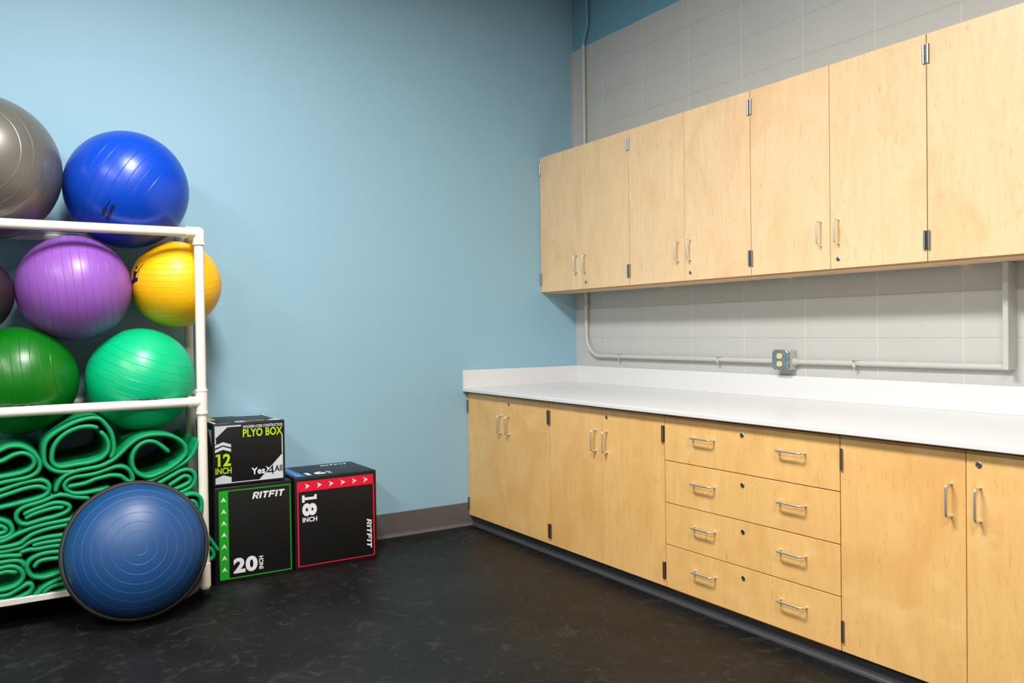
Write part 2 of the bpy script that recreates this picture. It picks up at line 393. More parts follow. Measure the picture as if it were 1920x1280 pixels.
bm.faces.new(hi); bm.faces.new(list(reversed(lo))); bmesh.ops.recalc_face_normals(bm, faces=bm.faces[:])
cov = op('cover_plate', bm, galv, lab='blue-grey metal cover')
for zz in (1.168, 1.125):
    bm = bmesh.new(); pr = []
    for k in range(28):
        a = 2*math.pi*k/28; yy = .0172*math.cos(a); z2 = .0172*math.sin(a); z2 = max(-.0138, min(.0138, z2)); pr.append((yy, z2))
    a_ = [bm.verts.new((-.0758, -1.937+y, zz+z)) for y, z in pr]; b_ = [bm.verts.new((-.0805, -1.937+y, zz+z)) for y, z in pr]
    for k in range(28): bm.faces.new((a_[k], a_[(k+1) % 28], b_[(k+1) % 28], b_[k]))
    bm.faces.new(b_); bmesh.ops.recalc_face_normals(bm, faces=bm.faces[:])
    for yo, hh in ((.0062, .0045), (-.0062, .0036)): box(bm, (-.0808, -1.937+yo-.0011, zz+.003-hh), (-.0803, -1.937+yo+.0011, zz+.003+hh), mi=1)
    tube(bm, [(-.0803, -1.937, zz-.0085), (-.0809, -1.937, zz-.0085)], .0024, 10, mi=1)
    op('receptacle', bm, [ivory, blackm], lab='ivory plastic receptacle')
for yy, zz in ((-1.937, 1.191), (-1.937, 1.102), (-1.979, 1.104), (-1.979, 1.189), (-1.895, 1.104), (-1.895, 1.189)):
    big = abs(yy+1.937) > .01
    bm = lathe(bmesh.new(), [(0, .0045), (.0025, .0042), (.003, .003), (.003, 0)], (-.0755 if not big else -.066, yy, zz), (-1, 0, 0), 12)
    op('screw', bm, chrome, cov)
ch = obj('cable_channel', B((-.070, -3.127, 1.132), (-.0004, -3.104, 1.5885), .0015, 1), graypaint)
tag(ch, 'grey painted vertical steel channel under the wall cabinets at the right end of the pipe', 'channel')
# ------------------------------------------------------------------ text and print
def text2d(body, h, bold=0.0, sx=1.0, shear=0.0, align='L'):
    cu = bpy.data.curves.new('t', 'FONT'); cu.body = body; cu.size = 1; cu.offset = bold; cu.shear = shear; cu.resolution_u = 4; cu.space_character = 1.0+bold*1.6
    o = bpy.data.objects.new('t', cu); C.objects.link(o)
    me = bpy.data.meshes.new_from_object(o)
    vs = [Vector((v.co.x, v.co.y)) for v in me.vertices]; fs = [tuple(p.vertices) for p in me.polygons]
    bpy.data.objects.remove(o); bpy.data.curves.remove(cu); bpy.data.meshes.remove(me)
    x0 = min(v.x for v in vs); x1 = max(v.x for v in vs); y0 = min(v.y for v in vs); y1 = max(v.y for v in vs)
    # fit to cap height h and width by sx (sx = width / height when given as ('w', w))
    ky = h/(y1-y0); kx = sx[1]/(x1-x0) if isinstance(sx, tuple) else ky*sx
    return [((v.x-x0)*kx, (v.y-y0)*ky) for v in vs], fs
def put(bm, shape, fr, mi=0, rot=0, at=(0, 0), eps=.0008):
    # fr: function (u, v, eps) -> world; rot in quarter turns counter-clockwise
    vs, fs = shape
    out = []
    for x, y in vs:
        for _ in range(rot % 4): x, y = -y, x
        out.append(bm.verts.new(fr(at[0]+x, at[1]+y, eps)))
    for f in fs:
        try: q = bm.faces.new([out[i] for i in f]); q.material_index = mi
        except ValueError: pass
def poly(bm, pts, fr, mi=0, eps=.0006): put(bm, (pts, [tuple(range(len(pts)))]), fr, mi, 0, (0, 0), eps)
def rect(u0, v0, u1, v1): return [(u0, v0), (u1, v0), (u1, v1), (u0, v1)]
def pm(n, c, e=.0): return mat(n, c, .5)
cloth = mat('black_vinyl_cover', rgb(17, 17, 18), .45, spec=.4); t = NT(cloth); t.bump(t.noise(tc(t), 30, 3), .08, .003)
p_green = pm('green_print', rgb(20, 165, 25)); p_red = pm('red_print', rgb(228, 12, 52)); p_blue = pm('blue_print', rgb(30, 105, 190)); p_white = pm('white_print', rgb(232, 232, 236)); p_lime = pm('lime_print', rgb(176, 220, 15)); p_navy = pm('navy_print', rgb(22, 26, 40)); p_gray = pm('pale_grey_print', rgb(205, 208, 216)); p_yel = pm('yellow_print', rgb(196, 186, 50))
def arrow(s):  # notched chevron arrow pointing up, centred
    return [(-.5*s, -.42*s), (0, -.14*s), (.5*s, -.42*s), (0, .5*s)]
def put_arrow(bm, fr, u, v, s, rot, mi):
    vs = arrow(s); put(bm, (vs, [(0, 1, 3), (1, 2, 3)]), fr, mi, rot, (u, v), .0011)
def ritfit(h, w):
    # wide slanted block letters
    L = {'R': [[(0, 0), (.28, 0), (.28, 1), (0, 1)], [(.28, .76), (.8, .76), (.8, 1), (.28, 1)], [(.72, .36), (1, .42), (1, .94), (.8, 1), (.72, 1)], [(.28, .34), (.9, .34), (.9, .54), (.28, .54)], [(.5, .34), (.8, .34), (1.02, 0), (.72, 0)]],
         'I': [[(0, 0), (.3, 0), (.3, 1), (0, 1)]], 'T': [[(0, .76), (1, .76), (1, 1), (0, 1)], [(.35, 0), (.65, 0), (.65, .76), (.35, .76)]],
         'F': [[(0, 0), (.28, 0), (.28, 1), (0, 1)], [(.28, .76), (1, .76), (1, 1), (.28, 1)], [(.28, .36), (.86, .36), (.86, .58), (.28, .58)]]}
    wd = {'R': 1.02, 'I': .3, 'T': 1.0, 'F': 1.0}; x = 0; vs = []; fs = []
    for c in 'RITFIT':
        for p in L[c]:
            i = len(vs); vs += [(x+a+b*.28, b) for a, b in p]; fs.append(tuple(range(i, i+len(p))))
        x += wd[c]+.16
    tot = x-.16+.28
    return [(a/tot*w, b*h) for a, b in vs], fs
def one(h, w):
    t_ = .38*w
    v = [(0, 0), (w, 0), (w, .17*h), (0, .17*h)]+[(w/2-t_/2, .17*h), (w/2+t_/2, .17*h), (w/2+t_/2, h), (w/2-t_/2, h)]+[(0, .86*h), (w/2-t_/2, .80*h), (w/2-t_/2, h), (0, h)]
    return v, [(0, 1, 2, 3), (4, 5, 6, 7), (8, 9, 10, 11)]
def one_plain(h, w):
    v = [(.42*w, 0), (w, 0), (w, h), (.5*w, h)]+[(0, .80*h), (.42*w, .84*h), (.5*w, h), (.42*w, h), (0, .92*h)]
    return v, [(0, 1, 2, 3), (4, 5, 6, 7, 8)]
def boxbody(lo, hi, name, label):
    e = empty(name, ((lo[0]+hi[0])/2, (lo[1]+hi[1])/2, lo[2]), label, 'plyometric box', 'stacked plyometric boxes')
    bm = B(lo, hi, .010, 3)
    o = obj('padded_cover', bm, cloth, e, 45); shift(o, e.location)
    # raised seam piping along the front, side and top edges
    r = .0035; a, b = [Vector(lo), Vector(hi)]; bm = bmesh.new(); k = .006
    x0, x1, y0, y1, z0, z1 = a.x+k, b.x-k, a.y+k, b.y-k, a.z+k, b.z-k
    P8 = {(i, j, l): ((x0, x1)[i], (y0, y1)[j], (z0, z1)[l]) for i in (0, 1) for j in (0, 1) for l in (0, 1)}
    d = .0018
    for (p, q) in [((0,0,0),(1,0,0)), ((1,0,0),(1,0,1)), ((1,0,1),(0,0,1)), ((0,0,1),(0,0,0)), ((0,0,1),(0,1,1)), ((1,0,1),(1,1,1)), ((0,1,1),(1,1,1)), ((1,0,0),(1,1,0)), ((0,0,0),(0,1,0)), ((1,1,0),(1,1,1)), ((0,1,0),(0,1,1))]:
        def off(c): 
            v = Vector(P8[c]); return v+Vector(((-1, 1)[c[0]], (-1, 1)[c[1]], (-1, 1)[c[2]]))*d
        tube(bm, [off(p), off(q)], r, 8)
    o = obj('seam_piping', bm, rubberblack, e, 60); shift(o, e.location)
    return e
def front_frame(lo, hi): return lambda u, v, e: Vector((lo[0]+u*(hi[0]-lo[0]) if False else lo[0]+u, lo[1]-e, lo[2]+v))
def finish_print(name, bm, mats, e, lab=None):
    bmesh.ops.recalc_face_normals(bm, faces=bm.faces[:]) if False else None
    o = obj(name, bm, mats, e); shift(o, e.location)
    if lab: o['label'] = lab
    return o
# 20 inch box
lo, hi = (-2.704, -.412, .0005), (-2.285, -.012, .5155)
e20 = boxbody(lo, hi, 'plyo_box', 'black box reading 20 INCH with green stripe and arrows beside the rack')
H = .515; Wd = .419
fr = front_frame(lo, hi); bm = bmesh.new(); M20 = [p_green, p_white]
U = lambda x: (x-128)/512*Wd
poly(bm, rect(U(157), .018, U(217), H-.022), fr)
poly(bm, rect(U(217), H-.0275, U(629), H-.022), fr); poly(bm, rect(U(623), .018, U(629), H-.0275), fr); poly(bm, rect(U(217), .018, U(623), .0235), fr)
for k in range(7): put_arrow(bm, fr, U(187), H*(.862-.1205*k), .030, 0, 1)
put(bm, ritfit(.036, .178), fr, 1, 0, (U(372), H-.082), .0011)
put(bm, text2d('20', .083, .045, ('w', .128)), fr, 1, 0, (U(243), .043), .0011)
put(bm, text2d('INCH', .024, .03, ('w', .070)), fr, 1, 1, (U(438), .048), .0011)
finish_print('printed_panel', bm, M20, e20, 'green and white printing')
# blue panel peeking at the top right
fr = lambda u, v, e: Vector((lo[0]+u, lo[1]+v, hi[2]+e)); bm = bmesh.new()
poly(bm, rect(.335, .030, .40, .37), fr)
finish_print('top_print', bm, [p_blue], e20)
# 18 inch box
lo18, hi18 = (-2.272, -.414, .0005), (-1.784, -.012, .5195)
e18 = boxbody(lo18, hi18, 'plyo_box', 'black box reading 18 INCH with red band of arrows, right of the green striped one')
H = .519; Wd = .488
fr = front_frame(lo18, hi18); bm = bmesh.new()
U = lambda x: (x-645)/520*Wd
poly(bm, rect(U(660), H-.079, U(1145), H-.022), fr)
poly(bm, rect(U(660), .020, U(668), H-.079), fr); poly(bm, rect(U(1141), .020, U(1149), H-.079), fr); poly(bm, rect(U(668), .020, U(1141), .0255), fr)
for k in range(6): put_arrow(bm, fr, U(722)+k*.0695, H-.050, .031, 3, 1)
put(bm, one(.084, .040), fr, 1, 3, (U(690), H-.100), .0011)
put(bm, text2d('8', .084, .045, ('w', .072)), fr, 1, 3, (U(690), H-.146), .0011)
put(bm, text2d('INCH', .027, .03, ('w', .084)), fr, 1, 0, (U(691), H-.252), .0011)
put(bm, ritfit(.030, .172), fr, 1, 3, (U(1097), .238), .0011)
finish_print('printed_panel', bm, [p_red, p_white], e18, 'red and white printing')
fr = lambda u, v, e: Vector((lo18[0]+u, lo18[1]+v, hi18[2]+e)); bm = bmesh.new()
poly(bm, rect(.018, .030, .078, .375), fr)
for a in ((.078, .030, .470, .033), (.078, .372, .470, .375), (.467, .033, .470, .372)): poly(bm, rect(*a), fr)
for k in range(6): put_arrow(bm, fr, .048, .070+.052*k, .030, 0, 1)
put(bm, text2d('16', .085, .045, ('w', .115)), fr, 1, 0, (.095, .052), .0011)
put(bm, text2d('INCH', .026, .03, ('w', .070)), fr, 1, 1, (.245, .058), .0011)
put(bm, ritfit(.036, .175), fr, 1, 0, (.262, .310), .0011)
finish_print('top_print', bm, [p_blue, p_white], e18, 'blue and white printing on top')
# 12 inch box
lo12, hi12 = (-2.706, -.414, .5195), (-2.320, -.012, .8515)
e12 = boxbody(lo12, hi12, 'plyo_box', 'small black box reading PLYO BOX 12 INCH in lime, topmost of its stack')
Wd = .386; H = .332
fr0 = front_frame(lo12, hi12)
fr = lambda u, v, e: fr0(u*Wd, (1-v)*H, e)          # fractions from the top left corner
bm = bmesh.new(); G, LI, WH, NA = 0, 1, 2, 3
poly(bm, [(.03, .035), (.03, .235), (.052, .215), (.2, .058), (.385, .058), (.385, .035)], fr, G)
poly(bm, rect(.03, .235, .045, .32), fr, G)
poly(bm, rect(.952, .235, .965, .56), fr, G)
poly(bm, [(.965, .54), (.965, .962), (.60, .962), (.635, .94), (.952, .56)], fr, G)
poly(bm, rect(.245, .948, .61, .962), fr, G)
for dv in (0, .072): poly(bm, [(.03, .338+dv), (.137, .292+dv), (.245, .338+dv), (.245, .385+dv), (.137, .342+dv), (.03, .385+dv)], fr, G)
poly(bm, [(.03, .865), (.137, .825), (.245, .865), (.245, .962), (.03, .962)], fr, G)
frm = lambda u, v, e: fr0(u, v, e)
put(bm, text2d('WOODEN CORE CONSTRUCTION', .0155, .025, ('w', .214)), frm, G, 0, (.158, H*(1-.094)), .0009)
put(bm, text2d('PLYO BOX', .044, .022, ('w', .214)), frm, LI, 0, (.158, H*(1-.238)), .0009)
put(bm, one_plain(.066, .024), frm, LI, 0, (.014, H*(1-.682)), .0009)
put(bm, text2d('2', .066, .03, ('w', .040)), frm, LI, 0, (.052, H*(1-.682)), .0009)
put(bm, text2d('INCH', .034, .022, ('w', .083)), frm, LI, 0, (.012, H*(1-.805)), .0009)
put(bm, text2d('Yes', .036, .025, ('w', .073)), frm, WH, 0, (.200, H*(1-.858)), .0012)
put(bm, text2d('All', .034, .03, ('w', .044)), frm, NA, 0, (.325, H*(1-.845)), .0012)
# slanted star-like 4
F4 = lambda x, y: ((x-150)/1075, (y-(290-(x-150)*.056))/897)
poly(bm, [F4(920, 905), F4(968, 940), F4(1035, 890), F4(985, 960), F4(920, 1003), F4(950, 955)], fr, WH, .0013)
for q in ([F4(925, 1005), F4(1038, 893), F4(1030, 925), F4(958, 995)], [F4(925, 1005), F4(958, 985), F4(1050, 985), F4(1050, 1002)], [F4(1010, 930), F4(1034, 905), F4(1036, 1045), F4(1012, 1005)]): poly(bm, q, fr, NA, .0016)
finish_print('printed_panel', bm, [p_gray, p_lime, p_white, p_navy], e12, 'lime and grey printing')
fr = lambda u, v, e: Vector((lo12[0]+u, lo12[1]+v, hi12[2]+e)); bm = bmesh.new()
poly(bm, rect(.012, .012, .028, .20), fr, 0); poly(bm, rect(.012, .012, .10, .020), fr, 0)
poly(bm, rect(.022, .215, .068, .375), fr, 1)
poly(bm, [(.36, .10), (.374, .10), (.374, .385), (.20, .385), (.20, .365), (.32, .32), (.36, .33)], fr, 0)
poly(bm, [(.30, .045), (.335, .02), (.374, .02), (.374, .09), (.335, .09)], fr, 0)
for dx in (0, .025): poly(bm, [(.125+dx, .055), (.145+dx, .02), (.165+dx, .02), (.145+dx, .055), (.165+dx, .09), (.145+dx, .09)], fr, 0)
put(bm, text2d('12', .045, .045, ('w', .040)), fr, 1, 3, (.245, .078), .0009)
put(bm, text2d('INCH', .030, .04, ('w', .060)), fr, 1, 0, (.178, .040), .0009)
put(bm, text2d('Yes4All', .036, .03, ('w', .10)), fr, 2, 0, (.255, .325), .0012)
finish_print('top_print', bm, [p_gray, p_yel, p_navy], e12, 'yellow and grey printing on top')
# left side print of the 12 inch box
fr = lambda u, v, e: Vector((lo12[0]-e, hi12[1]-u, lo12[2]+v)); bm = bmesh.new()
poly(bm, [(.30, .30), (.385, .30), (.385, .21)], fr, 0); put(bm, text2d('PLYO BOX', .04, .035, ('w', .2)), fr, 1, 1, (.355, .06))
finish_print('side_print', bm, [p_gray, p_navy], e12)
# ------------------------------------------------------------------ ball rack
RX0, RX1, RYF, RYB = -4.42, -2.793, -.588, -.130
def rx(x, y): return x+(.033 if y > -.4 else 0)   # the frame stands a little skewed
ZT, ZM = 1.840, .990; PR, FRr = .0235, .0285
rk = empty('ball_rack', (-3.6, -.43, 0), 'white plastic pipe rack holding exercise balls and green mats', 'rack')
def rp(name, bm, m=pvc, sm=40, par=None, lab=None):
    o = obj(name, bm, m, par or rk, sm); shift(o, rk.location)
    if lab: o['label'] = lab
    return o
for x_ in (RX0, RX1):
    for y in (RYF, RYB):
        x = rx(x_, y)
        post = rp('post', tube(bmesh.new(), [(x, y, .045), (x, y, ZT)], PR, 24))
        rp('foot_cap', tube(bmesh.new(), [(x, y, 0.0005), (x, y, .004), (x, y, .040), (x, y, .046)], [.022, .025, .026, .024], 24), rubberblack, par=post, lab='black rubber foot cap')
for y in (RYF, RYB):
    for z in (ZT, ZM): rp('rail', tube(bmesh.new(), [(rx(RX0, y), y, z), (rx(RX1, y), y, z)], PR, 24))
for x in (RX0, RX1):
    for z in (ZT, ZM): rp('side_rail', tube(bmesh.new(), [(x, RYF, z), (rx(x, RYB), RYB, z)], PR, 24))
def fit3(x, y, z, dirs, name):
    bm = bmesh.new(); c = Vector((x, y, z)); L = .062
    for d in dirs:
        d = Vector(d); tube(bm, [c, c+d*(L-.012), c+d*(L-.010), c+d*L, c+d*(L+.001)], [FRr*.98, FRr*.98, FRr*1.05, FRr*1.05, FRr*.9], 24)
    bmesh.ops.create_uvsphere(bm, u_segments=24, v_segments=16, radius=FRr*.985, matrix=Matrix.Translation(c))
    rp(name, bm, pvc, 40)
for x_, sx in ((RX0, 1), (RX1, -1)):
    for y, sy in ((RYF, 1), (RYB, -1)):
        x = rx(x_, y)
        fit3(x, y, ZT, [(sx, 0, 0), (0, sy, 0), (0, 0, -1)], 'corner_elbow')
        fit3(x, y, ZM, [(sx, 0, 0), (0, sy, 0), (0, 0, -1), (0, 0, 1)], 'tee_joint')
        rp('lower_sleeve', tube(bmesh.new(), [(x, y, .055), (x, y, .056), (x, y, .172), (x, y, .173)], [.024, FRr, FRr, .024], 24))
rp('bottom_board', B((RX0+.026, RYF-.024, .121), (RX1-.026, RYB-.026, .150), .003, 1), boardm, lab='flat white bottom board')
# ------------------------------------------------------------------ exercise balls
BALLS = {
 'silver': (Vector((-3.714, -.36, 2.120)), .3400), 'blue': (Vector((-3.0871, -.36, 2.0647)), .2928), 'black': (Vector((-3.7840, -.36, 1.530)), .1970),
 'purple': (Vector((-3.3336, -.36, 1.5637)), .2583), 'yellow': (Vector((-2.8607, -.36, 1.5905)), .2231),
 'green': (Vector((-3.5773, -.36, 1.1203)), .2558), 'teal': (Vector((-3.0398, -.36, 1.1036)), .2598)}
AX = {'silver': (-.25, -1, .15), 'blue': (.80, -.42, -.50), 'black': (1, -.3, .1), 'purple': (1, -.08, .10), 'yellow': (-.10, -.22, 1), 'green': (1, -.25, .18), 'teal': (.33, -.22, 1)}
BM = {
 'silver': ball_mat('grey_ball_vinyl', rgb(112, 108, 102), rgb(102, 98, 92), .36, 16, .05, .3, .35, linecol=rgb(128, 124, 117)),
 'blue': ball_mat('blue_ball_vinyl', rgb(0, 66, 188), rgb(0, 60, 174), .33, 13, .04, linecol=rgb(0, 40, 140), span=.7),
 'black': ball_mat('dark_ball_vinyl', rgb(48, 34, 38), None, .4, 12, .05),
 'purple': ball_mat('purple_ball_vinyl', rgb(142, 86, 178), rgb(134, 80, 170), .36, 14, .045, linecol=rgb(100, 50, 140)),
 'yellow': ball_mat('yellow_ball_vinyl', rgb(250, 190, 4), rgb(246, 182, 4), .4, 16, .05, linecol=rgb(220, 150, 0)),
 'green': ball_mat('dark_green_ball_vinyl', rgb(3, 106, 10), rgb(2, 96, 9), .34, 14, .045, linecol=rgb(0, 80, 10)),
 'teal': ball_mat('sea_green_ball_vinyl', rgb(0, 186, 128), rgb(0, 176, 118), .34, 14, .045, linecol=rgb(0, 150, 95))}
LB = {'silver': 'large silver grey exercise ball on top of the rack at the left edge', 'blue': 'royal blue exercise ball on top of the rack', 'black': 'dark maroon exercise ball at the left edge, left of the purple one',
 'purple': 'purple exercise ball wedged in the rack beside the yellow one', 'yellow': 'yellow exercise ball bulging past the right post of the rack', 'green': 'dark green exercise ball on the middle rails at the left', 'teal': 'sea green exercise ball on the middle rails under the yellow one'}
RAILS = [(RYF, ZT), (RYB, ZT), (RYF, ZM), (RYB, ZM)]
POSTS = [(RX1, RYF), (rx(RX1, RYB), RYB)]
def deform(nm, p):
    c, r = BALLS[nm]
    for on, (oc, orr) in BALLS.items():
        if on == nm: continue
        d = oc-c; L = d.length
        if L < r+orr+.004:
            n = d/L; s = (L*L+r*r-orr*orr)/(2*L)-.001
            k = (p-c).dot(n)-s
            if k > 0: p = p-n*k
    for (y, z) in RAILS:
        q = Vector((0, p.y-y, p.z-z)); L = q.length; rr = PR+.0025
        if p.x < RX1+.02 and L < rr:
            d = Vector((0, c.y-y, c.z-z)).normalized(); b = q.dot(d); disc = max(0, b*b-(L*L-rr*rr)); p = p+d*(-b+math.sqrt(disc))
    for (x, y) in POSTS:
        q = Vector((p.x-x, p.y-y, 0)); L = q.length; rr = PR+.003
        if L < rr:
            d = Vector((c.x-x, c.y-y, 0)).normalized(); b = q.dot(d); disc = max(0, b*b-(L*L-rr*rr)); p = p+d*(-b+math.sqrt(disc))
    return p
BO = {}
for nm, (c, r) in BALLS.items():
    q = Vector((0, 0, 1)).rotation_difference(Vector(AX[nm]).normalized())
    bm = bmesh.new(); bmesh.ops.create_uvsphere(bm, u_segments=128, v_segments=80, radius=1)
    Mx = Matrix.Translation(c) @ q.to_matrix().to_4x4() @ Matrix.Scale(r, 4); Mi = Mx.inverted()
    for v in bm.verts: v.co = Mi @ deform(nm, Mx @ v.co)
    o = obj('exercise_ball', bm, BM[nm], None, 180); o.matrix_world = Mx
    tag(o, LB[nm], 'exercise ball', 'exercise balls in the rack'); BO[nm] = o
def decal(nm, origin_dir, up, shapes, mats_, name, size):
    # shapes: list of (pts2d, material index) laid on the ball around origin_dir
    c, r = BALLS[nm]; d = Vector(origin_dir).normalized(); up = Vector(up); ux_ = up.cross(d).normalized(); vy = d.cross(ux_).normalized()
    bm = bmesh.new()
    for (vs, fs), mi in shapes:
        tmp = bmesh.new(); vv = [tmp.verts.new((x, y, 0)) for x, y in vs]
        for f in fs:
            try: tmp.faces.new([vv[i] for i in f])
            except ValueError: pass
        bmesh.ops.triangulate(tmp, faces=tmp.faces[:])
        bmesh.ops.subdivide_edges(tmp, edges=tmp.edges[:], cuts=2, use_grid_fill=True)
        mp = {}
        for v in tmp.verts:
            p = (d+ux_*v.co.x/r+vy*v.co.y/r).normalized()*(r+.0009)+c
            mp[v] = bm.verts.new(p)
        for f in tmp.faces:
            g = bm.faces.new([mp[v] for v in f.verts]); g.material_index = mi
        tmp.free()
    Mi = BO[nm].matrix_world.inverted()
    for v in bm.verts: v.co = Mi @ v.co
    return obj(name, bm, mats_, BO[nm], 180)
navy = mat('navy_ink', rgb(28, 14, 70), .5); inkb = mat('dark_ink', rgb(6, 14, 60), .5)
sq = lambda *p: (list(p), [tuple(range(len(p)))])
decal('yellow', (-0.9094, -0.3793, 0.1708), (0, 0, 1), [
 (sq((-.045, -.045), (.012, -.030), (.012, -.010), (-.045, -.022)), 0), (sq((-.030, -.022), (-.004, -.016), (.000, .020), (-.020, .022), (-.038, .030)), 0),
 (sq((-.004, .010), (.004, .014), (.034, .062), (.028, .062)), 0), (sq((-.026, .030), (-.012, .034), (-.008, .048), (-.018, .054), (-.028, .046)), 0), (sq((.012, -.030), (.015, -.029), (.015, .030), (.012, .030)), 0)], [navy], 'printed_logo', 1)
decal('blue', (-0.3846, -0.6720, -0.6329), (-1, 0, .35), [(sq((x_, 0), (x_+.011, 0), (x_+.014, .016), (x_+.003, .016)), 0) for x_ in (0, .0135, .027, .0405, .054, .0675, .081)]+[ (sq((.012, .026), (.050, .024), (.072, .034), (.045, .044), (.015, .038)), 0), (sq((.06, .034), (.112, .030), (.112, .034), (.062, .039)), 0)], [inkb], 'printed_logo', 1)
